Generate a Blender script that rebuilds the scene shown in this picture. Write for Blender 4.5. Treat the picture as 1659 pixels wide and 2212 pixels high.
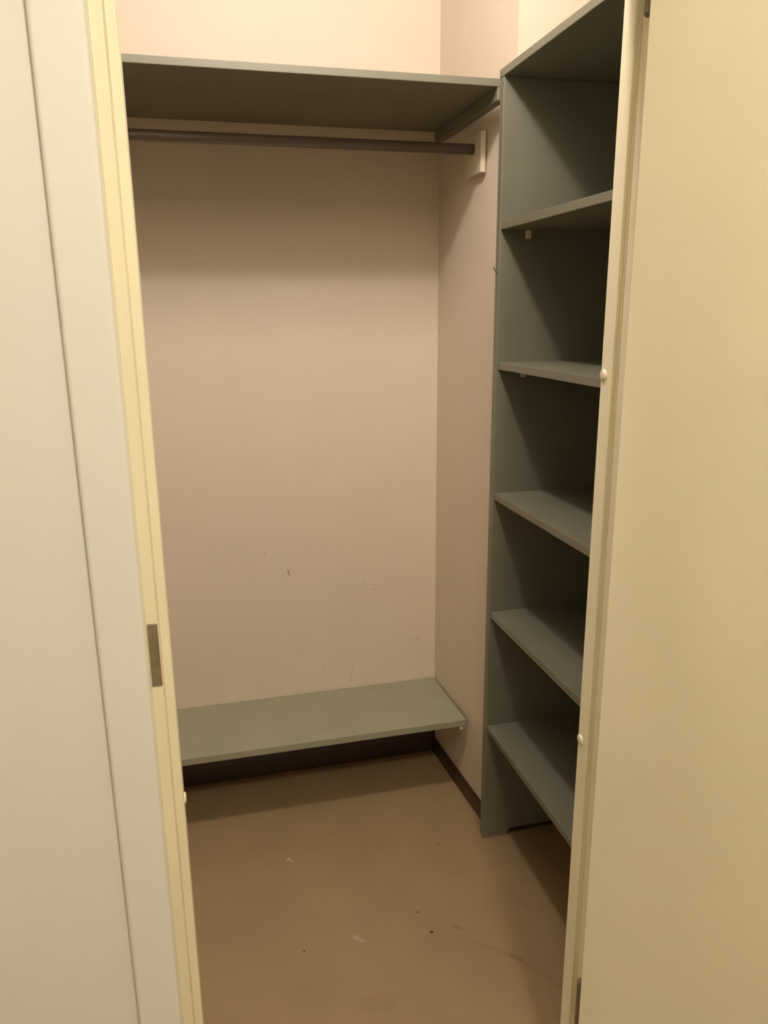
import bpy, bmesh, math, random
from mathutils import Vector, Matrix

for o in list(bpy.data.objects):
    bpy.data.objects.remove(o, do_unlink=True)
scene = bpy.context.scene
C = scene.collection
random.seed(4)

# ------------------------------------------------------------------ camera
FPX = 1649.175            # focal length in pixels of the 1659 x 2212 frame
cam_d = bpy.data.cameras.new('camera')
cam_d.sensor_fit = 'VERTICAL'
cam_d.sensor_height = 36.0
cam_d.lens = FPX / 2212.0 * 36.0
cam_d.clip_start = 0.02
cam = bpy.data.objects.new('camera', cam_d)
C.objects.link(cam)
_F = Vector((0.2336, 0.9386, -0.2538)).normalized()
_R = Vector((0.9698, -0.2436, -0.0083)); _R = (_R - _F * _R.dot(_F)).normalized()
_U = _R.cross(_F)
cam.matrix_world = Matrix(((_R.x, _U.x, -_F.x, -0.76826), (_R.y, _U.y, -_F.y, -2.39141),
                           (_R.z, _U.z, -_F.z, 1.56311), (0, 0, 0, 1)))
scene.camera = cam

# ------------------------------------------------------------------ world, lights, exposure
world = bpy.data.worlds.new('world'); scene.world = world
world.use_nodes = True
world.node_tree.nodes['Background'].inputs[0].default_value = (0.05, 0.04, 0.03, 1)
world.node_tree.nodes['Background'].inputs[1].default_value = 0.05
scene.view_settings.view_transform = 'Standard'
scene.view_settings.look = 'None'
scene.view_settings.gamma = 1.0
scene.view_settings.use_curve_mapping = False
scene.view_settings.exposure = 0.0

def point_light(name, loc, watts, colour, radius):
    l = bpy.data.lights.new(name, 'POINT')
    l.energy = watts; l.color = colour; l.shadow_soft_size = radius
    o = bpy.data.objects.new(name, l); C.objects.link(o); o.location = loc
    return o
CLOSET_LAMP = (-0.52, -1.21, 2.70)
HALL_LAMP = (-0.39, -2.72, 2.66)
point_light('closet_bulb_light', CLOSET_LAMP, 33.5, (1.0, 0.92, 0.93), 0.042)
point_light('hall_globe_light', HALL_LAMP, 58.0, (1.0, 0.92, 0.815), 0.075)

# ------------------------------------------------------------------ materials
def lin(c):
    return tuple(((v / 255) / 12.92 if v <= 10 else (((v / 255) + 0.055) / 1.055) ** 2.4) for v in c)

def mat(name, col, rough=0.6, metal=0.0, mottle=0.05, scale=6.0, bump=0.0, bscale=300.0, marks=(), spec=0.5, streak=0.0):
    """painted / coated surface: base colour with soft mottling, fine relief, and marks = (x,y,z, x2,y2,z2, half width, colour, strength)"""
    m = bpy.data.materials.new(name); m.use_nodes = True
    nt = m.node_tree; N = nt.nodes; L = nt.links
    b = N['Principled BSDF']
    b.inputs['Roughness'].default_value = rough
    b.inputs['Metallic'].default_value = metal
    b.inputs['Specular IOR Level'].default_value = spec
    tc = N.new('ShaderNodeTexCoord')
    geo = N.new('ShaderNodeNewGeometry')
    n = N.new('ShaderNodeTexNoise'); n.inputs['Scale'].default_value = scale; n.inputs['Detail'].default_value = 5
    L.new(geo.outputs['Position'], n.inputs['Vector'])
    mr = N.new('ShaderNodeMapRange')
    mr.inputs['From Min'].default_value = 0.3; mr.inputs['From Max'].default_value = 0.7
    mr.inputs['To Min'].default_value = 1 - mottle; mr.inputs['To Max'].default_value = 1 + mottle
    L.new(n.outputs['Fac'], mr.inputs['Value'])
    mul = N.new('ShaderNodeVectorMath'); mul.operation = 'SCALE'
    mul.inputs[0].default_value = col
    L.new(mr.outputs['Result'], mul.inputs['Scale'])
    out = mul.outputs['Vector']
    wob = None
    for (x1, y1, z1, x2, y2, z2, hw, mc, st) in marks:
        if wob is None:
            wn = N.new('ShaderNodeTexNoise'); wn.inputs['Scale'].default_value = 60; wn.inputs['Detail'].default_value = 3
            L.new(geo.outputs['Position'], wn.inputs['Vector'])
            wob = wn.outputs['Fac']
        a = Vector((x1, y1, z1)); d = Vector((x2, y2, z2)) - a; ll = max(d.length_squared, 1e-9)
        sub = N.new('ShaderNodeVectorMath'); sub.operation = 'SUBTRACT'; sub.inputs[1].default_value = a
        L.new(geo.outputs['Position'], sub.inputs[0])
        dot = N.new('ShaderNodeVectorMath'); dot.operation = 'DOT_PRODUCT'; dot.inputs[1].default_value = d / ll
        L.new(sub.outputs['Vector'], dot.inputs[0])
        cl = N.new('ShaderNodeClamp'); L.new(dot.outputs['Value'], cl.inputs['Value'])
        sc = N.new('ShaderNodeVectorMath'); sc.operation = 'SCALE'; sc.inputs[0].default_value = d
        L.new(cl.outputs['Result'], sc.inputs['Scale'])
        df = N.new('ShaderNodeVectorMath'); df.operation = 'DISTANCE'
        L.new(sub.outputs['Vector'], df.inputs[0]); L.new(sc.outputs['Vector'], df.inputs[1])
        w2 = N.new('ShaderNodeMath'); w2.operation = 'MULTIPLY_ADD'; w2.inputs[1].default_value = 2.0 * hw; w2.inputs[2].default_value = -1.0 * hw
        L.new(wob, w2.inputs[0])
        ad = N.new('ShaderNodeMath'); ad.operation = 'ADD'
        L.new(df.outputs['Value'], ad.inputs[0]); L.new(w2.outputs['Value'], ad.inputs[1])
        ms = N.new('ShaderNodeMapRange'); ms.interpolation_type = 'SMOOTHSTEP'
        ms.inputs['From Min'].default_value = 0.2 * hw; ms.inputs['From Max'].default_value = hw
        ms.inputs['To Min'].default_value = st; ms.inputs['To Max'].default_value = 0
        L.new(ad.outputs['Value'], ms.inputs['Value'])
        mx = N.new('ShaderNodeMix'); mx.data_type = 'RGBA'
        L.new(ms.outputs['Result'], mx.inputs['Factor']); L.new(out, mx.inputs['A'])
        mx.inputs['B'].default_value = (*mc, 1)
        out = mx.outputs['Result']
    L.new(out, b.inputs['Base Color'])
    if bump > 0:
        n2 = N.new('ShaderNodeTexNoise'); n2.inputs['Scale'].default_value = bscale; n2.inputs['Detail'].default_value = 4
        L.new(geo.outputs['Position'], n2.inputs['Vector'])
        bp = N.new('ShaderNodeBump'); bp.inputs['Strength'].default_value = bump; bp.inputs['Distance'].default_value = 0.002
        L.new(n2.outputs['Fac'], bp.inputs['Height']); L.new(bp.outputs['Normal'], b.inputs['Normal'])
    return m

DK = (0.16, 0.10, 0.06)
wall_marks = [
    (-0.501, 0, 0.742, -0.497, 0, 0.724, 0.0034, DK, 0.75),
    (-0.525, 0, 0.786, -0.524, 0, 0.784, 0.0028, DK, 0.60),
    (-0.248, 0, 0.674, -0.244, 0, 0.664, 0.0026, DK, 0.40),
    (-0.211, 0, 0.646, -0.205, 0, 0.646, 0.0026, DK, 0.40),
    (-0.061, 0, 0.447, -0.059, 0, 0.442, 0.0034, DK, 0.60),
    (-0.467, 0, 0.445, -0.467, 0, 0.435, 0.0026, DK, 0.40),
    (-0.575, 0, 0.810, -0.574, 0, 0.806, 0.0030, DK, 0.35),
    (-0.397, 0, 0.390, -0.394, 0, 0.372, 0.0022, DK, 0.30),
    (-0.516, 0, 0.340, -0.511, 0, 0.338, 0.0026, DK, 0.30),
    (-0.291, 0, 0.375, -0.298, 0, 0.312, 0.0020, DK, 0.28),
    (0.0165, -0.108, 1.453, 0.0165, -0.110, 1.449, 0.0030, DK, 0.5),
]
M = {}
M['wall'] = mat('closet_wall_paint', (0.675, 0.570, 0.425), 0.75, bump=0.10, bscale=140, mottle=0.02, scale=4, marks=wall_marks)
M['hall'] = mat('hall_wall_paint', (0.815, 0.785, 0.695), 0.7, bump=0.05, bscale=180, mottle=0.015, scale=4)
M['ceil'] = mat('ceiling_paint', (0.80, 0.76, 0.68), 0.8, mottle=0.02)
M['cream'] = mat('cream_gloss_paint', (0.87, 0.795, 0.555), 0.42, bump=0.04, bscale=90, mottle=0.03, scale=5)
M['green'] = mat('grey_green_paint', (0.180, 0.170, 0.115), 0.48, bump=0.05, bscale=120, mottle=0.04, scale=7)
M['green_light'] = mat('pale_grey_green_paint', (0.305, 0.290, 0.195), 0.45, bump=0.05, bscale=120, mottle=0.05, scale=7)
M['rail'] = mat('rail_brown_paint', (0.150, 0.115, 0.085), 0.30, mottle=0.05, scale=12)
M['base'] = mat('brown_vinyl_skirting', (0.055, 0.026, 0.013), 0.35, mottle=0.10, scale=9)
M['steel'] = mat('worn_steel', (0.33, 0.27, 0.17), 0.42, metal=0.65, mottle=0.16, scale=60)
M['hinge'] = mat('dull_hinge_steel', (0.21, 0.16, 0.10), 0.45, metal=0.6, mottle=0.12, scale=60)
M['cap'] = mat('cream_plastic', (0.80, 0.71, 0.53), 0.35, mottle=0.01)
M['socket'] = mat('cream_wood_block', (0.72, 0.62, 0.45), 0.5, mottle=0.03)
M['nail'] = mat('rusty_nail', (0.10, 0.06, 0.035), 0.5, metal=0.3, mottle=0.2, scale=80)
M['crumb'] = mat('brown_crumb', (0.09, 0.05, 0.025), 0.8, mottle=0.2, scale=200)
M['pale'] = mat('pale_flake', (0.62, 0.54, 0.42), 0.7, mottle=0.1, scale=200)
WH = (0.60, 0.52, 0.40); BR = (0.12, 0.065, 0.03)
floor_marks = [
    (-0.178, -0.871, 0, -0.084, -0.948, 0, 0.009, BR, 0.14),
    (-0.095, -0.938, 0, -0.070, -0.965, 0, 0.010, BR, 0.30),
    (-0.084, -0.948, 0, -0.010, -1.060, 0, 0.010, BR, 0.14),
    (-0.195, -0.818, 0, -0.178, -0.832, 0, 0.009, BR, 0.32),
    (0.005, -0.780, 0, 0.020, -0.820, 0, 0.012, BR, 0.16),
    (-0.456, -0.788, 0, -0.442, -0.806, 0, 0.009, WH, 0.32),
    (-0.590, -0.456, 0, -0.575, -0.464, 0, 0.006, WH, 0.45),
    (-0.760, -0.385, 0, -0.600, -0.380, 0, 0.0020, BR, 0.35),
    (-0.460, -0.372, 0, -0.400, -0.370, 0, 0.0020, BR, 0.40),
    (-0.065, -0.366, 0, 0.020, -0.366, 0, 0.0022, BR, 0.40),
    (-0.140, -0.508, 0, -0.132, -0.500, 0, 0.006, BR, 0.40),
    (-0.480, -0.990, 0, -0.420, -1.000, 0, 0.030, BR, 0.12),
    (-0.560, -1.080, 0, -0.460, -1.060, 0, 0.030, BR, 0.12),
]
M['floor'] = mat('brown_linoleum', (0.318, 0.218, 0.110), 0.42, mottle=0.07, scale=5, bump=0.05, bscale=60, marks=floor_marks)
M['foot'] = mat('bare_wood', (0.30, 0.21, 0.13), 0.8, mottle=0.15, scale=60)
M['lamp'] = mat('white_lamp_plastic', (0.8, 0.78, 0.72), 0.4, mottle=0.01)

# ------------------------------------------------------------------ helpers
def obj(name, bm, m, parent=None, smooth=False):
    me = bpy.data.meshes.new(name)
    bmesh.ops.recalc_face_normals(bm, faces=bm.faces)
    bm.to_mesh(me); bm.free()
    me.materials.append(m)
    if smooth:
        for p in me.polygons: p.use_smooth = True
    o = bpy.data.objects.new(name, me); C.objects.link(o)
    if parent: o.parent = parent
    return o
def tag(o, label, cat, group=None):
    o['label'] = label; o['category'] = cat
    if group: o['group'] = group
    return o
def struct(o, label):
    o['kind'] = 'structure'; o['label'] = label
    return o
def empty(name, loc=(0, 0, 0)):
    o = bpy.data.objects.new(name, None); C.objects.link(o); o.location = loc
    return o
def box(x0, x1, y0, y1, z0, z1, bev=0.0, seg=2, bm=None):
    b2 = bmesh.new()
    vs = [b2.verts.new((x, y, z)) for x in (x0, x1) for y in (y0, y1) for z in (z0, z1)]
    for f in ((0, 1, 3, 2), (4, 6, 7, 5), (0, 4, 5, 1), (2, 3, 7, 6), (0, 2, 6, 4), (1, 5, 7, 3)):
        b2.faces.new([vs[i] for i in f])
    bmesh.ops.recalc_face_normals(b2, faces=b2.faces)
    if bev > 0:
        bmesh.ops.bevel(b2, geom=b2.edges[:], offset=bev, segments=seg, profile=0.5, affect='EDGES')
    if bm is None: return b2
    me = bpy.data.meshes.new('tmp'); b2.to_mesh(me); b2.free(); bm.from_mesh(me); bpy.data.meshes.remove(me)
    return bm
def prism(poly, z0, z1, bev_ids=(), bev=0.002):
    """polygon in plan (x, y) extruded upwards"""
    bm = bmesh.new()
    lo = [bm.verts.new((x, y, z0)) for x, y in poly]; hi = [bm.verts.new((x, y, z1)) for x, y in poly]
    n = len(poly)
    bm.faces.new(lo[::-1]); bm.faces.new(hi)
    es = []
    for i in range(n):
        f = bm.faces.new((lo[i], lo[(i + 1) % n], hi[(i + 1) % n], hi[i]))
    bm.edges.ensure_lookup_table()
    for i in bev_ids:
        for e in bm.edges:
            if set(e.verts) == {lo[i], hi[i]}: es.append(e)
    bmesh.ops.recalc_face_normals(bm, faces=bm.faces)
    if es: bmesh.ops.bevel(bm, geom=es, offset=bev, segments=3, profile=0.5, affect='EDGES')
    return bm
def tube(a, b, r, seg=24, r2=None, bm=None):
    bm = bm or bmesh.new()
    a = Vector(a); b = Vector(b); d = b - a
    q = d.to_track_quat('Z', 'Y').to_matrix().to_4x4()
    bmesh.ops.create_cone(bm, cap_ends=True, segments=seg, radius1=r, radius2=r if r2 is None else r2, depth=d.length,
                          matrix=Matrix.Translation((a + b) / 2) @ q)
    return bm
def dome(c, n, r, h, seg=20):
    """low rounded button on a face with outward normal n"""
    bm = bmesh.new()
    n = Vector(n).normalized(); q = n.to_track_quat('Z', 'Y')
    rings = []
    prof = [(1.0, 0.0), (1.0, 0.35), (0.93, 0.62), (0.75, 0.84), (0.45, 0.97)]
    for pr, ph in prof:
        rings.append([bm.verts.new(Vector(c) + q @ Vector((math.cos(t) * r * pr, math.sin(t) * r * pr, ph * h)))
                      for t in (2 * math.pi * k / seg for k in range(seg))])
    for A, B in zip(rings, rings[1:]):
        for k in range(seg): bm.faces.new((A[k], A[(k + 1) % seg], B[(k + 1) % seg], B[k]))
    top = bm.verts.new(Vector(c) + q @ Vector((0, 0, h)))
    for k in range(seg): bm.faces.new((rings[-1][k], rings[-1][(k + 1) % seg], top))
    bm.faces.new(rings[0][::-1])
    return bm
def lump(c, sx, sy, sz, seed):
    r = random.Random(seed)
    bm = bmesh.new(); bmesh.ops.create_icosphere(bm, subdivisions=2, radius=1)
    for v in bm.verts:
        k = 1 + r.uniform(-0.28, 0.28)
        v.co = Vector((v.co.x * sx * k, v.co.y * sy * k, max(v.co.z * sz * k, -sz * 0.5))) 
    zmin = min(v.co.z for v in bm.verts)
    for v in bm.verts: v.co += Vector(c) - Vector((0, 0, zmin))
    return bm

# ------------------------------------------------------------------ setting
CEIL = 2.82
YS = -1.32           # front of the door stop
YI = -1.2895         # closet side of the door wall
YW = -1.36           # hall side of the door wall
XL, XR = -0.8233, -0.1383   # clear opening
XBACK_L = -2.10      # closet's left wall
RX = 0.56            # back of the shelf recess
def xw(y): return 0.0092 - 0.068 * y      # the side wall is a touch out of square
YR = -0.493          # far wall of the recess

struct(obj('floor', box(-2.6, 1.6, -4.3, 0.0, -0.06, 0.0), M['floor']), 'worn brown linoleum floor of the closet')
struct(obj('ceiling', box(-2.6, 1.6, -4.3, 0.1, CEIL, CEIL + 0.08), M['ceil']), 'white painted ceiling')
struct(obj('wall_back', box(XBACK_L - 0.1, 0.3, 0.0, 0.09, -0.06, CEIL), M['wall']), 'scuffed cream back wall of the closet behind the rail')
struct(obj('wall_left', box(XBACK_L - 0.09, XBACK_L, YI, 0.0, 0.0, CEIL), M['wall']), 'cream left side wall of the closet')
struct(obj('wall_right', prism([(xw(0), 0.0), (xw(YR), YR), (RX + 0.1, YR), (RX + 0.1, 0.0)], 0.0, CEIL), M['wall']),
       'cream side wall right of the rail, ending at the grey-green shelf unit')
struct(obj('wall_recess', box(RX, RX + 0.1, YI, YR, 0.0, CEIL), M['wall']), 'cream wall at the back of the shelf recess')
# wall with the doorway: two sides and the piece above
HEAD = 2.13
struct(obj('wall_front_left', box(-2.5, -0.90, YW, YI, 0.0, CEIL), M['hall']), 'cream hall wall left of the closet doorway')
struct(obj('wall_front_right', box(-0.06, 1.5, YW, YI, 0.0, CEIL), M['hall']), 'cream hall wall right of the closet doorway')
struct(obj('wall_front_top', box(-0.90, -0.06, YW, YI, HEAD, CEIL), M['hall']), 'cream wall above the closet doorway')
struct(obj('wall_hall_left', box(-2.6, -2.5, -4.2, YW, 0.0, CEIL), M['hall']), 'cream side wall of the hall, left')
struct(obj('wall_hall_right', box(1.5, 1.6, -4.2, YW, 0.0, CEIL), M['hall']), 'cream side wall of the hall, right')
struct(obj('wall_hall_back', box(-2.6, 1.6, -4.3, -4.2, 0.0, CEIL), M['hall']), 'cream wall at the back of the hall')

# skirting
bb = 0.009
def skirting(name, pts, side, label, h=0.052, t=0.011):
    (x0, y0), (x1, y1) = pts
    d = Vector((x1 - x0, y1 - y0, 0)).normalized(); n = Vector((-d.y, d.x, 0)) * side * t
    bm = bmesh.new()
    A = [Vector((x0, y0, 0)), Vector((x1, y1, 0))]
    prof = [(0, 0.0), (1.0, 0.0), (1.0, h * 0.72), (0.75, h * 0.9), (0.45, h), (0, h)]
    rows = [[bm.verts.new(a + n * p + Vector((0, 0, z))) for p, z in prof] for a in A]
    k = len(prof)
    for i in range(k): bm.faces.new((rows[0][i], rows[0][(i + 1) % k], rows[1][(i + 1) % k], rows[1][i]))
    bm.faces.new(rows[0]); bm.faces.new(rows[1][::-1])
    return struct(obj(name, bm, M['base']), label)
skirting('baseboard_right', [(xw(0), -0.0115), (xw(YR), YR)], -1, 'dark brown skirting along the side wall below the low shelf')
skirting('baseboard_back', [(XBACK_L, 0.0), (xw(0), 0.0)], -1, 'dark brown skirting along the back wall, made taller to darken the shade under the low shelf', h=0.085)  # real skirting; extra height stands in for the black shade below the shelf
struct(obj('gap_shade_strip', box(0.089, RX, YR - 0.012, YR, 0.0, 0.0205, 0.001), M['base']), 'dark brown strip added as shade in the gap under the shelf unit panel')  # dark strip added to shade the gap below the far side panel

# ------------------------------------------------------------------ door frame
fl = [(-0.905, YW), (-0.8526, YW), (-0.8526, -1.345), (-0.8368, -1.345), (-0.8360, YS), (XL, YS), (XL, YI), (-0.905, YI)]
j1 = struct(obj('trim_1', prism(fl, 0.0, HEAD, (1, 3, 5), 0.0025), M['cream']), 'cream gloss door jamb on the left with the strike plate')
pts = [(-0.8516, 1.142), (-0.8380, 1.142), (-0.8380, 1.0465), (-0.8516, 1.0465)]
sp = obj('strike_plate', box(-0.8516, -0.8378, -1.3468, -1.3435, 1.0465, 1.142, 0.0008), M['steel'], j1)
sp['label'] = 'worn grey steel strike plate'
o = obj('screw_cap', dome((XL, -1.306, 0.832), (1, 0, 0), 0.0090, 0.0035), M['cap'], j1, True); o['label'] = 'round cream plastic screw cap'
fr = [(-0.055, YW), (-0.112, YW), (-0.112, -1.345), (-0.1272, -1.345), (-0.1280, -1.3228), (-0.1303, -1.3228), (-0.1305, YS), (XR, YS), (XR, YI), (-0.055, YI)]
j2 = struct(obj('trim_2', prism(fr, 0.0, HEAD, (3, 7), 0.0018), M['cream']), 'cream gloss door jamb on the right with the hinges')
for z in (1.464, 0.8225):
    o = obj('screw_cap', dome((XR, -1.2975, z), (-1, 0, 0), 0.0090, 0.0035), M['cap'], j2, True); o['label'] = 'round cream plastic screw cap'
struct(obj('trim_3', box(-0.8526, -0.112, YS, YI, HEAD - 0.05, HEAD, 0.002), M['cream']), 'cream head of the door frame')
struct(obj('trim_4', box(-0.9164, -0.8535, YW - 0.013, YW, 0.0, HEAD + 0.05, 0.006, 5), M['hall']), 'flat off-white architrave board left of the doorway')
struct(obj('trim_5', box(-0.100, -0.036, YW - 0.013, YW, 0.0, HEAD + 0.05, 0.004, 3), M['hall']), 'flat off-white architrave board right of the doorway')
struct(obj('trim_6', box(-0.853, -0.112, YW + 0.002, YI, 0.0, 0.018, 0.004, 3), M['cream']), 'cream threshold of the closet doorway')

# ------------------------------------------------------------------ door, swung open into the hall on the right
XD = -0.1492
d1 = struct(obj('door_1', box(XD, XD + 0.04, -2.03, -1.372, 0.022, 2.075, 0.0025, 3), M['cream']), 'cream painted closet door swung wide open on the right')
DOOR_OPEN = 110
hnd = obj('door_handle', tube((XD, -1.975, 1.09), (XD - 0.045, -1.975, 1.09), 0.009), M['steel'], d1, True)
tube((XD - 0.045, -1.98, 1.09), (XD - 0.045, -1.87, 1.09), 0.008, bm=(bm_ := bmesh.new()))
obj('lever', bm_, M['steel'], hnd, True)
obj('handle_plate', box(XD - 0.004, XD, -1.995, -1.955, 1.00, 1.14, 0.0015), M['steel'], d1)
for z0, z1 in ((1.944, 2.034), (0.235, 0.356)):
    h = obj('hinge', tube((-0.1385, -1.3635, z0), (-0.1385, -1.3635, z1), 0.0065, 18), M['hinge'], d1, False)
    h['label'] = 'dull steel hinge knuckle'
    obj('hinge_pin_cap', dome((-0.1385, -1.3635, z0), (0, 0, -1), 0.0055, 0.004, 14), M['hinge'], h, True)

# swing the leaf about its hinge axis
_pv = Matrix.Translation((XD, -1.372, 0))
d1.matrix_world = _pv @ Matrix.Rotation(math.radians(DOOR_OPEN - 90), 4, 'Z') @ _pv.inverted()

# ------------------------------------------------------------------ top shelf over the rail
ZT = 2.100
TH = 0.0176
s = empty('closet_shelf', (-0.6, -0.25, ZT - TH))
tag(s, 'wide grey-green painted shelf high on the back wall above the clothes rail', 'shelf')
def put(o, root):
    o.parent = root; o.matrix_parent_inverse = Matrix.Translation(-Vector(root.location)); return o
put(obj('board', box(XBACK_L, 0.004, -0.493, -0.0005, ZT - TH, ZT, 0.0015), M['green']), s)
put(obj('cleat', box(-0.006, xw(-.2) - 0.006, -0.4925, -0.001, ZT - TH - 0.030, ZT - TH, 0.0015), M['green']), s)
put(obj('cleat', box(XBACK_L, XBACK_L + 0.022, -0.4925, -0.001, ZT - TH - 0.030, ZT - TH, 0.0015), M['green']), s)

# ------------------------------------------------------------------ clothes rail
RY, RZ = -0.280, 1.984
r = empty('clothes_rail', (-0.6, RY, RZ))
tag(r, 'dark brown round clothes rail spanning the closet under the top shelf', 'clothes rail')
put(obj('tube', tube((XBACK_L + 0.004, RY, RZ), (0.0185, RY, RZ), 0.0135, 28), M['rail'], None, True), r)
e = put(obj('wall_socket', box(0.0135, xw(-.22) + 0.004, -0.338, -0.222, 1.918, 2.020, 0.002), M['socket']), r)
e['label'] = 'cream block holding the end of the rail'
put(obj('wall_socket', box(XBACK_L, XBACK_L + 0.012, -0.338, -0.222, 1.918, 2.020, 0.002), M['socket']), r)

# ------------------------------------------------------------------ low shelf (bench)
ZB = 0.290; TB = 0.0225
s = empty('low_shelf', (-0.6, -0.15, ZB - TB))
tag(s, 'grey-green painted low shelf running along the back wall above the floor', 'shelf')
bm = prism([(XBACK_L, -0.001), (xw(0) - 0.004, -0.001), (xw(-.311) - 0.015, -0.3114), (XBACK_L, -0.3114)], ZB - TB, ZB)
bmesh.ops.bevel(bm, geom=bm.edges[:], offset=0.0015, segments=2, profile=0.5, affect='EDGES')
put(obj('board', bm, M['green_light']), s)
put(obj('cleat', box(xw(-.15) - 0.018, xw(-.15) - 0.001, -0.262, -0.012, ZB - TB - 0.020, ZB - TB, 0.001), M['green']), s)
o = put(obj('shelf_support', box(xw(-.29) - 0.031, xw(-.29) - 0.020, -0.304, -0.292, ZB - TB - 0.016, ZB - TB, 0.0015), M['cap']), s)
o['label'] = 'small cream support tab'
put(obj('cleat', box(XBACK_L, XBACK_L + 0.018, -0.262, -0.012, ZB - TB - 0.020, ZB - TB, 0.001), M['green']), s)

# ------------------------------------------------------------------ shelf unit in the recess
PT = 0.024
YP = YR - PT                  # inner face of the far side panel
YN = -1.250                   # inner face of the near side panel
u = empty('shelf_unit', (0.27, -0.87, 0.0))
tag(u, 'tall grey-green painted open shelf unit built into the recess on the right', 'shelf unit')
p = [(0.0, 0.013), (0.085, 0.013), (0.088, 0.022), (RX - 0.002, 0.022), (RX - 0.002, ZT), (0.0, ZT)]
def side_panel(y0, y1):
    bm = bmesh.new()
    A = [bm.verts.new((x, y0, z)) for x, z in p]; B = [bm.verts.new((x, y1, z)) for x, z in p]
    n = len(p)
    bm.faces.new(A); bm.faces.new(B[::-1])
    for i in range(n): bm.faces.new((A[i], B[i], B[(i + 1) % n], A[(i + 1) % n]))
    bmesh.ops.recalc_face_normals(bm, faces=bm.faces)
    bmesh.ops.bevel(bm, geom=bm.edges[:], offset=0.0018, segments=2, profile=0.5, affect='EDGES')
    return put(obj('side_panel', bm, M['green']), u)
side_panel(YP, YR - 0.0005)
side_panel(YN - PT, YN)
for y0, y1 in ((YP + 0.001, YR - 0.002), (YN - PT + 0.002, YN - 0.001)):
    o = put(obj('foot', box(0.003, 0.080, y0, y1, 0.0, 0.014, 0.0015), M['foot']), u); o['label'] = 'bare pale wooden foot'
tb = put(obj('top_board', box(-0.001, RX - 0.002, YN - PT, YR + 0.002, ZT, ZT + 0.0185, 0.0016), M['green']), u)
sc = obj('screw', dome((-0.001, YR - 0.012, ZT + 0.0085), (-1, 0, 0), 0.0024, 0.0008, 10), M['nail'], tb, True)
for k, z in enumerate((1.7565, 1.4152, 1.0684, 0.7255, 0.3678)):
    inset = (0.002, 0.006, 0.005, 0.005, 0.004)[k]
    bm = box(inset, RX - 0.004, YN + 0.0005, YP - 0.0005, z, z + 0.0188, 0.0014)
    sh = put(obj('shelf', bm, M['green']), u)
    for x in (0.074, RX - 0.07):
        for y, sg in ((YP, -1), (YN, 1)):
            ya, yb = sorted((y, y + sg * 0.012))
            obj('shelf_support', box(x - 0.006, x + 0.006, ya, yb, z - 0.020, z, 0.0015), M['cap'], sh)

# nail sticking out of the panel edge
nl = obj('nail', tube((0.002, -0.505, 1.651), (-0.012, -0.512, 1.668), 0.0011, 10), M['nail'], None, True)
nb = dome((-0.012, -0.512, 1.668), (-0.62, -0.2, 0.75), 0.0020, 0.001, 10)
tag(nl, 'thin rusty bent nail sticking out of the shelf unit edge', 'nail')
obj('nail_head', nb, M['nail'], nl, True)

# ------------------------------------------------------------------ bits lying on the floor
def crumb(x, y, sx, sy, sz, m, label, seed):
    return tag(obj('crumb', lump((x, y, 0.0), sx, sy, sz, seed), M[m]), label, 'crumb', 'crumbs on the closet floor')

crumb(-0.2606, -0.8241, 0.0050, 0.0036, 0.0022, 'crumb', 'small brown crumb, largest of those in the middle of the floor', 1)
crumb(-0.5905, -0.8012, 0.0022, 0.0022, 0.0016, 'crumb', 'tiny black speck on the open floor, nearest the doorway', 2)
crumb(-0.2762, -0.7497, 0.0022, 0.0030, 0.0012, 'crumb', 'tiny brown crumb further in than the largest one', 3)
crumb(-0.5860, -0.4560, 0.0045, 0.0032, 0.0014, 'pale', 'small white flake on the floor in front of the low shelf', 4)
crumb(0.0020, -0.0750, 0.0022, 0.0022, 0.0014, 'pale', 'tiny white flake beside the dark skirting', 5)

# ------------------------------------------------------------------ lamps (above the view)
lx, ly, lz = CLOSET_LAMP
w = empty('wall_lamp', (lx, YI, lz + 0.02))
tag(w, 'small bare bulb lamp on the wall above the doorway inside the closet', 'lamp')
put(obj('lamp_base', box(lx - 0.045, lx + 0.045, YI, YI + 0.022, lz - 0.045, lz + 0.045, 0.004), M['lamp']), w)
put(obj('lamp_holder', tube((lx, YI + 0.02, lz), (lx, ly - 0.046, lz), 0.019, 20), M['lamp'], None, True), w)
hx, hy, hz = HALL_LAMP
w = empty('ceiling_lamp', (hx, hy, CEIL))
tag(w, 'round ceiling lamp in the hall behind the camera', 'lamp')
put(obj('lamp_base', tube((hx, hy, CEIL - 0.03), (hx, hy, CEIL), 0.07, 28), M['lamp']), w)
put(obj('lamp_holder', tube((hx, hy, hz + 0.112), (hx, hy, CEIL - 0.03), 0.03, 20), M['lamp'], None, True), w)
